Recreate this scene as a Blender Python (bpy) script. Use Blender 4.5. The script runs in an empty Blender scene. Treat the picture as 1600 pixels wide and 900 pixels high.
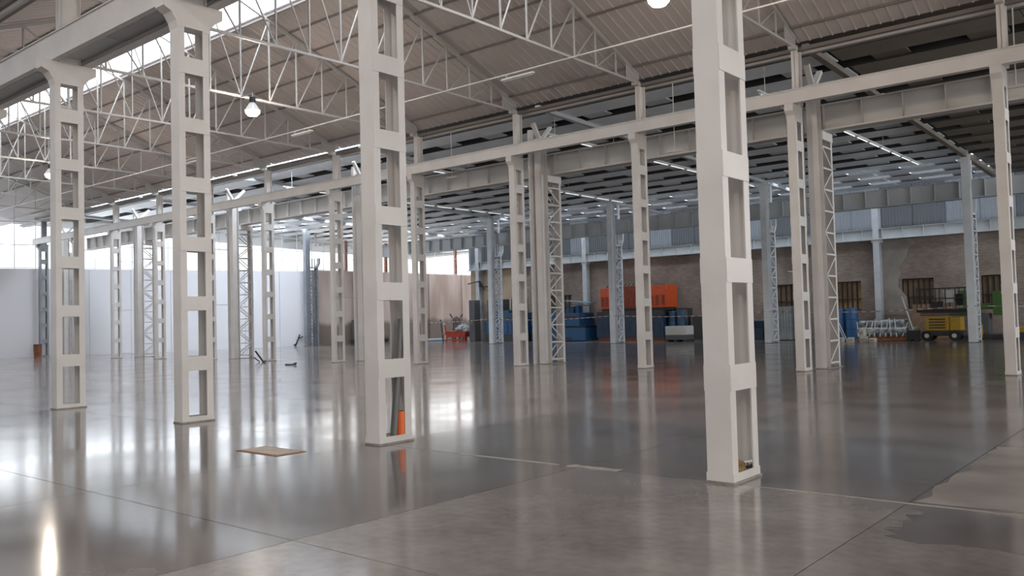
import bpy, math, random
from mathutils import Vector, Matrix
C = bpy.context.scene.collection
SC = bpy.context.scene
rnd = random.Random(7)
PI = math.pi

# ------------------------------------------------------------------ camera
H = 1.617
YAW, PITCH, ROLL, F = -0.69501, 0.03692, -0.02636, 1332.74
fw = Vector((math.sin(YAW)*math.cos(PITCH), math.cos(YAW)*math.cos(PITCH), math.sin(PITCH)))
r0 = Vector((math.cos(YAW), -math.sin(YAW), 0)); u0 = r0.cross(fw)
ri = r0*math.cos(ROLL) + u0*math.sin(ROLL); up = -r0*math.sin(ROLL) + u0*math.cos(ROLL)
cd = bpy.data.cameras.new('camera'); cam = bpy.data.objects.new('camera', cd); C.objects.link(cam)
cd.sensor_width = 36; cd.lens = F/1600*36; cd.clip_end = 400; cd.clip_start = .05
m = Matrix.Identity(4)
for i in range(3):
    m[i][0] = ri[i]; m[i][1] = up[i]; m[i][2] = -fw[i]
m[0][3], m[1][3], m[2][3] = 0, 0, H
cam.matrix_world = m
SC.camera = cam

# ------------------------------------------------------------------ world, light, exposure
SC.view_settings.view_transform = 'Standard'; SC.view_settings.look = 'None'
SC.view_settings.gamma = 1; SC.view_settings.exposure = 0.06
SC.view_settings.use_curve_mapping = False
SC.cycles.use_denoising = True
SC.cycles.max_bounces = 8; SC.cycles.diffuse_bounces = 5; SC.cycles.glossy_bounces = 4
SC.cycles.transparent_max_bounces = 12
SC.cycles.sample_clamp_indirect = 6
SC.cycles.caustics_reflective = False; SC.cycles.caustics_refractive = False
w = bpy.data.worlds.new('overcast_sky'); SC.world = w; w.use_nodes = True
bg = w.node_tree.nodes['Background']; bg.inputs[0].default_value = (.93, .97, 1, 1); bg.inputs[1].default_value = 2.0

def area(name, loc, rot, sx, sy, radiance, col):
    l = bpy.data.lights.new(name, 'AREA'); l.shape = 'RECTANGLE'; l.size = sx; l.size_y = sy
    l.energy = radiance*sx*sy*PI; l.color = col
    o = bpy.data.objects.new(name, l); o.location = loc; o.rotation_euler = rot; C.objects.link(o)
    return o
DAY = (.93, .97, 1.0)
# daylight entering the ridge skylights (just above the panes) and the glazed end wall
area('skylight_daylight', (-33, 15.27, 12.62), (0, 0, 0), 54, 2.0, 6.3, DAY)
area('skylight_daylight', (-26, -.2, 12.62), (0, 0, 0), 66, 2.0, 6.5, DAY)
WALL_ANG = math.atan2(6.1, 20.0)
area('end_glazing_daylight', (-62.1, 16.5, 7.2), (PI/2, 0, -PI/2-WALL_ANG), 11.5, 2.7, 1.8, DAY)
area('end_glazing_daylight', (-57.9, 30.9, 7.35), (PI/2, 0, -PI/2-WALL_ANG), 17.5, 3.0, 2.0, DAY)
area('end_glazing_daylight', (-54.9, 50.5, 7.0), (PI/2, 0, -PI/2), 20.5, 2.4, 2.0, (1, .96, .9))
# translucent roof strip behind the middle row, then three added fills hidden above the slats
area('back_roof_light', (-41.5, 24.5, 9.70), (0, 0, 0), 29, .85, 18.0, DAY)
area('back_roof_light', (-31.5, 47.55, 9.02), (-.03, 0, 0), 45, 5.2, 6.0, DAY)
area('back_roof_light', (-49.0, 33.6, 9.42), (-.03, 0, 0), 10, 12.5, 14.0, DAY)
area('back_roof_light', (-49.5, 55.2, 8.80), (-.03, 0, 0), 8, 9, 6.0, DAY)
# added fill for the back hall, on the right, out of view
area('back_hall_fill', (13.9, 37, 6.4), (PI/2, 0, PI/2), 24, 2.6, 14.0, DAY)
area('unseen_gate_light', (13.9, 15.0, 2.9), (PI/2, 0, PI/2), 10, 5, 3.2, (1, .93, .85))  # gate light added to lift the middle hall's columns and roof
# unseen gate warming the column faces, at the other end of the camera's bay
area('unseen_gate_light', (13.9, -1.0, 2.7), (PI/2, 0, PI/2), 8, 5.2, 3.8, (1, .89, .79))

# ------------------------------------------------------------------ materials
def mat(name, col, rough=.5, metal=0, noise=0, nscale=3, bump=0, spec=.5, coord='Object', col2=None, detail=4):
    m = bpy.data.materials.new(name); m.use_nodes = True
    nt = m.node_tree; b = nt.nodes['Principled BSDF']
    b.inputs['Base Color'].default_value = (*col, 1); b.inputs['Roughness'].default_value = rough
    b.inputs['Metallic'].default_value = metal; b.inputs['Specular IOR Level'].default_value = spec
    if noise or bump:
        tc = nt.nodes.new('ShaderNodeTexCoord'); n = nt.nodes.new('ShaderNodeTexNoise')
        n.inputs['Scale'].default_value = nscale; n.inputs['Detail'].default_value = detail
        nt.links.new(tc.outputs[coord], n.inputs['Vector'])
    if noise:
        r = nt.nodes.new('ShaderNodeValToRGB')
        c2 = col2 or tuple(max(0, c*(1-noise)) for c in col)
        r.color_ramp.elements[0].color = (*c2, 1); r.color_ramp.elements[0].position = .35
        r.color_ramp.elements[1].color = (*col, 1); r.color_ramp.elements[1].position = .62
        nt.links.new(n.outputs[0], r.inputs[0]); nt.links.new(r.outputs[0], b.inputs['Base Color'])
    if bump:
        bp = nt.nodes.new('ShaderNodeBump'); bp.inputs['Strength'].default_value = bump
        bp.inputs['Distance'].default_value = .01
        nt.links.new(n.outputs[0], bp.inputs['Height']); nt.links.new(bp.outputs[0], b.inputs['Normal'])
    return m

WHITE = mat('white_paint', (.66, .64, .625), .45, noise=.06, nscale=1.5, col2=(.60, .58, .565))
WHITE2 = mat('white_paint_aged', (.60, .58, .55), .5, noise=.1, nscale=2)
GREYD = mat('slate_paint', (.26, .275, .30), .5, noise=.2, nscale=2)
GREYC = mat('light_grey_paint', (.70, .73, .76), .45, noise=.1, nscale=2)
GREY = mat('grey_paint', (.52, .545, .57), .5, noise=.12, nscale=2)
GIRD = mat('girder_paint', (.60, .59, .57), .5, noise=.1, nscale=1)
GIRDB = mat('girder_blue_grey', (.52, .55, .57), .5, noise=.1, nscale=1)
TRUSS = mat('truss_paint', (.42, .41, .40), .4)
ROOF = mat('roof_sheet', (.50, .455, .44), .6, noise=.05, nscale=.5)
PURL = mat('purlin_dark', (.17, .15, .14), .6)
ROOF2 = mat('metal_sheet_dark', (.13, .135, .14), .6, noise=.2, nscale=1)
ROOF2L = mat('metal_sheet_mid', (.60, .63, .66), .6, noise=.1, nscale=1)
PURL2 = mat('galvanised_purlin', (.80, .84, .87), .5, noise=.1, nscale=1)
BROWN = mat('brown_sheet', (.14, .12, .09), .7, noise=.2, nscale=1)
BROWNP = mat('brown_purlin', (.20, .17, .135), .7, noise=.2, nscale=1)
RUST = mat('rust', (.25, .09, .04), .8, noise=.4, nscale=6)
DARK = mat('dark_scrap', (.035, .035, .038), .6)
DGREY = mat('dark_grey', (.09, .095, .1), .6)
GREYPIPE = mat('grey_plastic', (.14, .145, .14), .4)
ORANGE = mat('orange_plastic', (.85, .16, .035), .4)
ORANGEM = mat('orange_paint', (.62, .085, .015), .5, noise=.15, nscale=3)
ORANGED = mat('dull_orange_paint', (.25, .042, .018), .6, noise=.3, nscale=5)
REDM = mat('red_paint', (.42, .05, .025), .5, noise=.3, nscale=4)
BLUE = mat('blue_paint', (.012, .08, .20), .4, noise=.15, nscale=2)
BLUED = mat('navy_paint', (.012, .04, .085), .5, noise=.3, nscale=3)
TEAL = mat('teal_blue_paint', (.02, .085, .16), .5, noise=.3, nscale=3)
BLUEB = mat('blue_plastic', (.025, .12, .30), .35)
PALEBLUE = mat('pale_blue_sheet', (.2, .3, .4), .5, noise=.2, nscale=3)
YELLOW = mat('yellow_paint', (.42, .26, .02), .5, noise=.15, nscale=4)
GREEN = mat('green_paint', (.05, .13, .03), .6)
WOOD = mat('pallet_wood', (.3, .13, .06), .8, noise=.3, nscale=8)
BOARD = mat('brown_board', (.22, .14, .08), .8, noise=.2, nscale=3)
AMBER = mat('boarded_pane', (.46, .28, .12), .7, noise=.5, nscale=.8, col2=(.17, .105, .055))
WHITEP = mat('white_plastic', (.6, .6, .58), .4)
CREAM = mat('cream_stone', (.5, .47, .4), .7)
BLACK = mat('black_rubber', (.012, .012, .012), .6)
WRAP = mat('wrap_film', (.36, .39, .42), .2, noise=.75, nscale=5, bump=.8)
CONC = mat('concrete_pad', (.34, .28, .23), .6, noise=.2, nscale=6)
LIGHTC = mat('screed_edge', (.30, .27, .24), .5, noise=.3, nscale=8)
WHITEWALL = mat('white_wall_panel', (.74, .75, .79), .6, noise=.03, nscale=.4)
TAPEW = mat('tape_white', (.42, .40, .39), .5); TAPER = mat('tape_red', (.24, .11, .10), .5)
LEAF = mat('dry_rag', (.26, .16, .06), .9, noise=.5, nscale=25)
STEEL = mat('galvanised_tank', (.3, .33, .34), .45, noise=.2, nscale=2)

AMBERD = mat('boarded_pane_dark', (.22, .15, .085), .7, noise=.5, nscale=.8, col2=(.10, .07, .045))
def emis(name, col, s):
    m = bpy.data.materials.new(name); m.use_nodes = True; b = m.node_tree.nodes['Principled BSDF']
    b.inputs['Emission Color'].default_value = (*col, 1); b.inputs['Emission Strength'].default_value = s
    b.inputs['Base Color'].default_value = (*col, 1)
    return m
LAMP = emis('lamp_glow', (1, .90, .80), 5); TUBE = emis('tube_glow', (.9, .96, 1), .8)

def glassmat(name, col, diff):
    m = bpy.data.materials.new(name); m.use_nodes = True; nt = m.node_tree; nt.nodes.clear()
    o = nt.nodes.new('ShaderNodeOutputMaterial'); t = nt.nodes.new('ShaderNodeBsdfTransparent')
    t.inputs[0].default_value = (*col, 1)
    tr = nt.nodes.new('ShaderNodeBsdfTranslucent'); tr.inputs[0].default_value = (*col, 1)
    mx = nt.nodes.new('ShaderNodeMixShader'); mx.inputs[0].default_value = diff
    nt.links.new(t.outputs[0], mx.inputs[1]); nt.links.new(tr.outputs[0], mx.inputs[2]); nt.links.new(mx.outputs[0], o.inputs[0])
    return m
PANE = glassmat('skylight_pane', (.95, .97, 1), .15)
PANE2 = glassmat('translucent_cladding', (.36, .40, .46), 1.0)
PANE3 = glassmat('dim_translucent_cladding', (.20, .22, .25), 1.0)

def floor_mat(name='polished_concrete', k=1.0, ra=.11, rb=.18):
    m = bpy.data.materials.new(name); m.use_nodes = True; nt = m.node_tree; N = nt.nodes; L = nt.links
    b = N['Principled BSDF']
    g = N.new('ShaderNodeNewGeometry'); oi = N.new('ShaderNodeObjectInfo')
    n1 = N.new('ShaderNodeTexNoise'); n1.inputs['Scale'].default_value = .55; n1.inputs['Detail'].default_value = 6; n1.inputs['Roughness'].default_value = .6
    n2 = N.new('ShaderNodeTexNoise'); n2.inputs['Scale'].default_value = 9; n2.inputs['Detail'].default_value = 8
    L.new(g.outputs['Position'], n1.inputs['Vector']); L.new(g.outputs['Position'], n2.inputs['Vector'])
    r = N.new('ShaderNodeValToRGB'); e = r.color_ramp.elements
    e[0].position = .33; e[0].color = (.13*k, .113*k, .105*k, 1); e[1].position = .68; e[1].color = (.262*k, .232*k, .215*k, 1)
    L.new(n1.outputs[0], r.inputs[0])
    mx = N.new('ShaderNodeMixRGB'); mx.blend_type = 'MULTIPLY'; mx.inputs[0].default_value = .5
    r2 = N.new('ShaderNodeValToRGB'); r2.color_ramp.elements[0].position = .3; r2.color_ramp.elements[0].color = (.6, .6, .6, 1)
    r2.color_ramp.elements[1].position = .7
    L.new(n2.outputs[0], r2.inputs[0]); L.new(r.outputs[0], mx.inputs[1]); L.new(r2.outputs[0], mx.inputs[2])
    mr = N.new('ShaderNodeMapRange'); mr.inputs[3].default_value = .82; mr.inputs[4].default_value = 1.2
    L.new(oi.outputs['Random'], mr.inputs[0])
    mm = N.new('ShaderNodeVectorMath'); mm.operation = 'SCALE'; L.new(mx.outputs[0], mm.inputs[0]); L.new(mr.outputs[0], mm.inputs['Scale'])
    L.new(mm.outputs[0], b.inputs['Base Color'])
    rr = N.new('ShaderNodeMapRange'); rr.inputs[1].default_value = .3; rr.inputs[2].default_value = .7
    rr.inputs[3].default_value = ra; rr.inputs[4].default_value = rb
    n4 = N.new('ShaderNodeTexNoise'); n4.inputs['Scale'].default_value = .8; n4.inputs['Detail'].default_value = 1; L.new(g.outputs['Position'], n4.inputs['Vector'])
    L.new(n4.outputs[0], rr.inputs[0]); L.new(rr.outputs[0], b.inputs['Roughness'])
    bp = N.new('ShaderNodeBump'); bp.inputs['Strength'].default_value = .03; bp.inputs['Distance'].default_value = .01
    n3 = N.new('ShaderNodeTexNoise'); n3.inputs['Scale'].default_value = 2.2; n3.inputs['Detail'].default_value = 2
    L.new(g.outputs['Position'], n3.inputs['Vector']); L.new(n3.outputs[0], bp.inputs['Height']); L.new(bp.outputs[0], b.inputs['Normal'])
    b.inputs['Specular IOR Level'].default_value = .5
    return m
FLOOR = floor_mat()
FLOORG = floor_mat('glossy_dark_concrete', .62, .10, .15)
FLOORM = floor_mat('mid_grey_concrete', .80, .11, .17)  # darker tone of the same concrete for the right-hand slabs
FLOORF = floor_mat('pale_polished_concrete', 1.12, .09, .15)
FLOORL = mat('screed_repair', (.27, .24, .215), .28, noise=.35, nscale=1.5, coord='Object')
FLOORD = mat('damp_dark_concrete', (.115, .10, .095), .13, noise=.3, nscale=1.5)

def wall_mat(name, base, dark, brick=False, plaster=False):
    m = bpy.data.materials.new(name); m.use_nodes = True; nt = m.node_tree; N = nt.nodes; L = nt.links
    b = N['Principled BSDF']; b.inputs['Roughness'].default_value = .85
    g = N.new('ShaderNodeNewGeometry')
    n1 = N.new('ShaderNodeTexNoise'); n1.inputs['Scale'].default_value = .5; n1.inputs['Detail'].default_value = 7
    mp = N.new('ShaderNodeMapping'); mp.inputs['Scale'].default_value = (1, 1, .25) if not brick else (1, 1, 1)
    L.new(g.outputs['Position'], mp.inputs[0]); L.new(mp.outputs[0], n1.inputs[0])
    r = N.new('ShaderNodeValToRGB'); r.color_ramp.elements[0].position = .36; r.color_ramp.elements[0].color = (*dark, 1)
    r.color_ramp.elements[1].position = .6; r.color_ramp.elements[1].color = (*base, 1)
    L.new(n1.outputs[0], r.inputs[0]); out = r.outputs[0]
    if brick:
        br = N.new('ShaderNodeTexBrick'); br.inputs['Scale'].default_value = 1; br.inputs['Brick Width'].default_value = .26
        br.inputs['Row Height'].default_value = .075; br.inputs['Mortar Size'].default_value = .008
        br.inputs['Color1'].default_value = (1, 1, 1, 1); br.inputs['Color2'].default_value = (.72, .7, .68, 1); br.inputs['Mortar'].default_value = (1.25, 1.25, 1.25, 1)
        sp = N.new('ShaderNodeSeparateXYZ'); cb = N.new('ShaderNodeCombineXYZ')
        L.new(g.outputs['Position'], sp.inputs[0]); L.new(sp.outputs[0], cb.inputs[0]); L.new(sp.outputs[2], cb.inputs[1]); L.new(cb.outputs[0], br.inputs['Vector'])
        mx = N.new('ShaderNodeMixRGB'); mx.blend_type = 'MULTIPLY'; mx.inputs[0].default_value = 1
        L.new(out, mx.inputs[1]); L.new(br.outputs[0], mx.inputs[2]); out = mx.outputs[0]
    else:   # grimy band at the foot of the wall, its own dirt
        sp = N.new('ShaderNodeSeparateXYZ'); L.new(g.outputs['Position'], sp.inputs[0])
        ad = N.new('ShaderNodeMath'); ad.operation = 'ADD'; L.new(sp.outputs[2], ad.inputs[0])
        ml = N.new('ShaderNodeMath'); ml.operation = 'MULTIPLY'; ml.inputs[1].default_value = 1.6; L.new(n1.outputs[0], ml.inputs[0]); L.new(ml.outputs[0], ad.inputs[1])
        lt = N.new('ShaderNodeMapRange'); lt.inputs[1].default_value = 2.4; lt.inputs[2].default_value = 2.75; L.new(ad.outputs[0], lt.inputs[0])
        mx = N.new('ShaderNodeMixRGB'); mx.inputs[1].default_value = (.2, .165, .14, 1); L.new(lt.outputs[0], mx.inputs[0]); L.new(out, mx.inputs[2]); out = mx.outputs[0]
    L.new(out, b.inputs['Base Color'])
    return m
BEIGE = wall_mat('stained_render', (.52, .44, .40), (.36, .27, .23))
BRICK = wall_mat('old_brick', (.31, .255, .22), (.20, .16, .14), brick=True)
PLAST = mat('old_plaster', (.30, .27, .24), .85, noise=.25, nscale=1.2)
BACKW = mat('back_wall_paint', (.5, .47, .44), .8)

# ------------------------------------------------------------------ mesh helpers
class MB:
    def __init__(s): s.v = []; s.f = []
    def box(s, x0, x1, y0, y1, z0, z1):
        n = len(s.v)
        s.v += [(x0,y0,z0),(x1,y0,z0),(x1,y1,z0),(x0,y1,z0),(x0,y0,z1),(x1,y0,z1),(x1,y1,z1),(x0,y1,z1)]
        s.f += [(n,n+3,n+2,n+1),(n+4,n+5,n+6,n+7),(n,n+1,n+5,n+4),(n+1,n+2,n+6,n+5),(n+2,n+3,n+7,n+6),(n+3,n,n+4,n+7)]
        return s
    def prism(s, poly, a0, a1, axis='x'):
        n = len(s.v); k = len(poly)
        for a in (a0, a1):
            for p, q in poly:
                s.v.append((a,p,q) if axis == 'x' else (p,a,q) if axis == 'y' else (p,q,a))
        s.f.append(tuple(range(n, n+k))[::-1]); s.f.append(tuple(range(n+k, n+2*k)))
        for i in range(k):
            j = (i+1) % k; s.f.append((n+i, n+j, n+k+j, n+k+i))
        return s
    def bar(s, p, q, w, h=None, n=4):
        p = Vector(p); q = Vector(q); d = (q-p).normalized(); h = h or w
        u = Vector((0,0,1)).cross(d)
        if u.length < 1e-3: u = Vector((1,0,0))
        u.normalize(); t = d.cross(u); b = len(s.v)
        for c in (p, q):
            for i in range(n):
                if n == 4:
                    a, e = ((-1,-1),(1,-1),(1,1),(-1,1))[i]
                    s.v.append(tuple(c + u*a*w/2 + t*e*h/2))
                else:
                    an = 2*PI*i/n; s.v.append(tuple(c + u*math.cos(an)*w/2 + t*math.sin(an)*h/2))
        s.f.append(tuple(range(b, b+n))[::-1]); s.f.append(tuple(range(b+n, b+2*n)))
        for i in range(n):
            j = (i+1) % n; s.f.append((b+i, b+j, b+n+j, b+n+i))
        return s
    def lathe(s, prof, c=(0,0,0), n=16):
        b = len(s.v)
        for r, z in prof:
            for i in range(n):
                a = 2*PI*i/n; s.v.append((c[0]+r*math.cos(a), c[1]+r*math.sin(a), c[2]+z))
        for k in range(len(prof)-1):
            for i in range(n):
                j = (i+1) % n; s.f.append((b+k*n+i, b+k*n+j, b+(k+1)*n+j, b+(k+1)*n+i))
        s.f.append(tuple(range(b, b+n))[::-1]); e = b+(len(prof)-1)*n; s.f.append(tuple(range(e, e+n)))
        return s
    def mesh(s, name, m):
        me = bpy.data.meshes.new(name); me.from_pydata(s.v, [], s.f); me.materials.append(m); me.validate(); me.update()
        return me
    def build(s, name, m, parent=None, loc=(0,0,0), bevel=0):
        return link(name, s.mesh(name, m), parent, loc, bevel=bevel)
def link(name, me, parent=None, loc=(0,0,0), rz=0, bevel=0):
    o = bpy.data.objects.new(name, me); o.location = loc; o.rotation_euler.z = rz; C.objects.link(o)
    if parent: o.parent = parent
    if bevel:
        b = o.modifiers.new('bevel', 'BEVEL'); b.width = bevel; b.segments = 2; b.limit_method = 'ANGLE'
    return o
def tag(o, label=None, cat=None, group=None, kind=None):
    if label: o['label'] = label
    if cat: o['category'] = cat
    if group: o['group'] = group
    if kind: o['kind'] = kind
    return o
def thing(name, label, cat, loc=(0,0,0), rz=0, group=None, kind='thing'):
    o = bpy.data.objects.new(name, None); o.empty_display_size = .2; C.objects.link(o)
    o.location = loc; o.rotation_euler = (0,0,rz)
    return tag(o, label, cat, group, kind)
def copy_tree(root, loc, label, group=None):
    r = root.copy(); C.objects.link(r); r.location = loc; r['label'] = label
    if group: r['group'] = group
    for ch in list(KIDS[root.name]):
        c = ch.copy(); C.objects.link(c); c.parent = r
        for g in KIDS.get(ch.name, []):
            d = g.copy(); C.objects.link(d); d.parent = c
    return r
KIDS = {}
def index_kids():
    KIDS.clear()
    for o in C.objects:
        if o.parent: KIDS.setdefault(o.parent.name, []).append(o)
def struct(name, bm, m, parent=None, loc=(0,0,0)):
    o = bm.build(name, m, parent, loc)
    if not parent: o['kind'] = 'structure'
    return o
def shell(name):
    o = bpy.data.objects.new(name, None); C.objects.link(o); o['kind'] = 'structure'; return o

ORD = ['first','second','third','fourth','fifth','sixth','seventh','eighth','ninth','tenth','eleventh','twelfth','thirteenth']

# ------------------------------------------------------------------ floor
fl = shell('floor')
MB().box(-70, 16, -10, 64, -.3, -.012).build('subfloor', DGREY, fl)
sx, sy = 3.35, 3.71
slab = MB().box(.004, sx-.004, .004, sy-.004, -.012, 0).mesh('floor_slab', FLOOR)
slabg = slab.copy(); slabg.materials[0] = FLOORG
slabf = slab.copy(); slabf.materials[0] = FLOORF
slabm = slab.copy(); slabm.materials[0] = FLOORM
xs = [-2.10+sx*i for i in range(4)] + [-2.10-sx*i for i in range(1, 12)]
for x in xs:
    for j in range(-4, 3):
        link('floor_slab', (slabg if (x < -5 and j < 0) else slab if j < 0 and x < -2 else slabf if x < -8 else slabm), fl, (x-sx, 7.60+sy*j, 0))
xlo, xhi = min(xs)-sx, max(xs); ylo, yhi = 7.6-4*sy, 7.6+3*sy
big = MB().box(.004, 9.996, .004, 9.996, -.012, 0).mesh('floor_bay', FLOORM)
bigf = big.copy(); bigf.materials[0] = FLOORF
for i in range(9):
    for j in range(5):
        link('floor_slab', bigf if i > 2 else big, fl, (16-10*(i+1), yhi+.0+10*j-.0, 0))
bigl = MB().box(.004, 9.996, .004, 8.653, -.012, 0).mesh('floor_bay', FLOORF)
for j in range(3):
    for i in range(3):
        link('floor_slab', bigl, fl, (xlo-10*(i+1), ylo+8.657*j, 0))
link('floor_slab', MB().box(xhi, 16, ylo, yhi, -.012, 0).mesh('floor_strip', FLOOR), fl)
# pale repair screed, damp patch and screed strips along the first row of columns
def blob(pts, z, name, m):
    b = MB(); n = len(pts)
    b.v = [(x, y, z) for x, y in pts] + [(x, y, 0.0) for x, y in pts]
    b.f = [tuple(range(n))] + [(i, n+i, n+(i+1) % n, (i+1) % n) for i in range(n)]
    return b.build(name, m, fl)
def ragged(x0, x1, y0, y1, n=14, amp=.12):
    p = []
    for (ax, ay, bx, by) in ((x0,y0,x1,y0),(x1,y0,x1,y1),(x1,y1,x0,y1),(x0,y1,x0,y0)):
        for i in range(n):
            t = i/n; p.append((ax+(bx-ax)*t+rnd.uniform(-amp, amp), ay+(by-ay)*t+rnd.uniform(-amp, amp)))
    return p
blob(ragged(-2.05, 1.0, 7.72, 11.2, 14, .05), .0012, 'screed_patch', FLOORL)
blob(ragged(-1.95, 1.2, 6.4, 7.55, 14, .08), .0012, 'damp_patch', FLOORD)
blob(ragged(-5.6, -4.95, 7.55, 7.68, 10, .02), .0015, 'screed_strip', LIGHTC)
blob(ragged(-7.9, -5.7, 7.56, 7.62, 10, .015), .0015, 'screed_strip', LIGHTC)
blob(ragged(-3.4, -1.2, 7.56, 7.62, 10, .012), .0015, 'screed_strip', LIGHTC)

# ------------------------------------------------------------------ roof of the two front halls
YR, SL, ZT = 15.27, .385, 12.10
def rz_(dy): return ZT + .13 - SL*abs(dy)
ceil = shell('ceiling')
def ribbed(y0, y1, L, yr):
    b = MB(); n = int(L/.3); st = L/n
    for i in range(n):
        x = i*st
        prof = [(x, 0), (x+st*.78, 0), (x+st*.84, -.022), (x+st*.94, -.022), (x+st, 0)]
        for (xa, za), (xb, zb) in zip(prof, prof[1:]):
            k = len(b.v)
            b.v += [(xa, y0, rz_(y0-yr)+za), (xb, y0, rz_(y0-yr)+zb), (xb, y1, rz_(y1-yr)+zb), (xa, y1, rz_(y1-yr)+za)]
            b.f.append((k, k+1, k+2, k+3))
    return b
steps = [1.0, 1.87, 2.86, 3.85, 4.92, 7.35, 8.05]
bays = [-3.76-5*k for k in range(-3, 12)]
for yr in (YR, -.2):
    for sgn in (1, -1):
        for a, c in zip(steps, steps[1:]):
            if a >= 7.3 and not (yr == YR and sgn == 1): c = 7.7
            ya, yb = sorted((yr+sgn*a, yr+sgn*c))
            me = ribbed(ya, yb, 4.99, yr).mesh('roof_sheet', ROOF)
            for X in bays:
                link('roof_sheet', me, ceil, (X-5, 0, 0))
    # skylight panes either side of the ridge
    for sgn in (1, -1):
        b = MB(); b.v = [(0.03, yr, rz_(0)+.06), (4.96, yr, rz_(0)+.06), (4.96, yr+sgn*1.0, rz_(1)+.06), (.03, yr+sgn*1.0, rz_(1)+.06)]; b.f = [(0,1,2,3)]
        me = b.mesh('skylight_pane', PANE); mo = b.mesh('ridge_blocking_sheet', ROOF)
        for X in bays: link('ridge_blocking_sheet' if yr > 1 and X > -5 else 'skylight_pane', mo if yr > 1 and X > -5 else me, ceil, (X-5, 0, 0))  # added sheets close the unseen near bays to cut daylight on the right
# roof deck above the sheets keeps daylight out except at the skylights
X0, X1 = -68, 14
for yr, hi in ((YR, 8.05), (-.2, 7.7)):
    for sgn in (1, -1):
        b = MB(); ya, yb = yr+sgn*1.0, yr+sgn*hi
        b.v = [(X0,ya,rz_(1)+.10),(X1,ya,rz_(1)+.10),(X1,yb,rz_(hi)+.10),(X0,yb,rz_(hi)+.10),(X0,ya,rz_(1)+.16),(X1,ya,rz_(1)+.16),(X1,yb,rz_(hi)+.16),(X0,yb,rz_(hi)+.16)]
        b.f = [(0,1,2,3),(7,6,5,4),(0,4,5,1),(1,5,6,2),(2,6,7,3),(3,7,4,0)]
        b.build('roof_deck', ROOF, ceil)
# purlins of the middle hall (each a run along the hall) and the ridge beam
for sgn in (1, -1):
    for a in steps[:-1]:
        y = YR+sgn*a
        t = MB().box(X0+5, X1-.5, y-.02, y+.02, rz_(a)-.085, rz_(a)-.02).build('purlin', PURL, ceil)
MB().box(X0+5, X1-.5, YR-.035, YR+.035, ZT+.0, ZT+.1).build('ridge_beam', GREY, ceil)
# eave gutters over the column rows
for y0, y1 in ((7.35, 7.72), (23.15, 23.75)):
    z = rz_(y1-YR if y1 > 20 else y0-YR+.0) if y1 > 20 else 9.12
    MB().box(X0+5, X1-.5, y0, y1, z-.12 if y1 > 20 else 9.0, z-.02 if y1 > 20 else 9.12).build('gutter', PURL, ceil)
MB().box(X0+5, X1-.5, 23.32, 23.4, 8.78, 8.9).build('eave_beam', TRUSS, ceil)
MB().box(X0+5, X1-.5, 7.42, 7.5, 8.88, 8.98).build('eave_beam', TRUSS, ceil)

# ------------------------------------------------------------------ roof trusses
def make_truss(label, X):
    t = thing('roof_truss', label, 'roof truss', (X, YR, 8.9), 0, 'trusses over the middle hall')
    zt = lambda d: ZT-8.9-SL*abs(d); zb = lambda d: .06-.008*abs(d)
    P = 1.07
    for s in (1, -1):
        MB().bar((0, 0, zt(0)), (0, s*7.62, zt(7.62)), .07, .09).build('top_chord', TRUSS, t)
    b = MB(); b.bar((0, 0, zb(0)), (0, 7.6, zb(7.6)), .065, .065); b.bar((0, 0, zb(0)), (0, -7.6, zb(7.6)), .065, .065); b.build('bottom_chord', TRUSS, t)
    for i in range(-6, 7):
        y = i*P; MB().bar((0, y, zb(y)), (0, y, zt(y)), .042 if i else .05, .042).build('post', TRUSS, t)
        if i and abs(i) < 6:
            s = 1 if i > 0 else -1
            MB().bar((0, y, zb(y)), (0, y+s*P, zt(y+s*P)), .032).build('diagonal', TRUSS, t)
    for s in (1, -1):
        MB().bar((0, 0, zb(0)), (0, s*P, zt(P)), .032).build('diagonal', TRUSS, t)
        MB().prism([(s*7.0, zb(7)), (s*7.72, zb(7.6)-.04), (s*7.72, zt(7.72)+.05), (s*7.0, zt(7.0))], -.012, .012).build('gusset', TRUSS, t)
        MB().box(-.09, .09, s*7.55-.13, s*7.55+.13, -.1, 0.02).build('bearing_plate', TRUSS, t)
    return t
TX = [-3.775-5*k for k in range(0, 11)]
def ord_r(k): return ORD[k]
tr0 = make_truss('white steel roof truss, first from the right end of the middle hall', TX[0])
index_kids()
for k, X in enumerate(TX):
    if k: copy_tree(tr0, (X, YR, 8.9), 'white steel roof truss, %s back from the right end of the middle hall' % ord_r(k))

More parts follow.
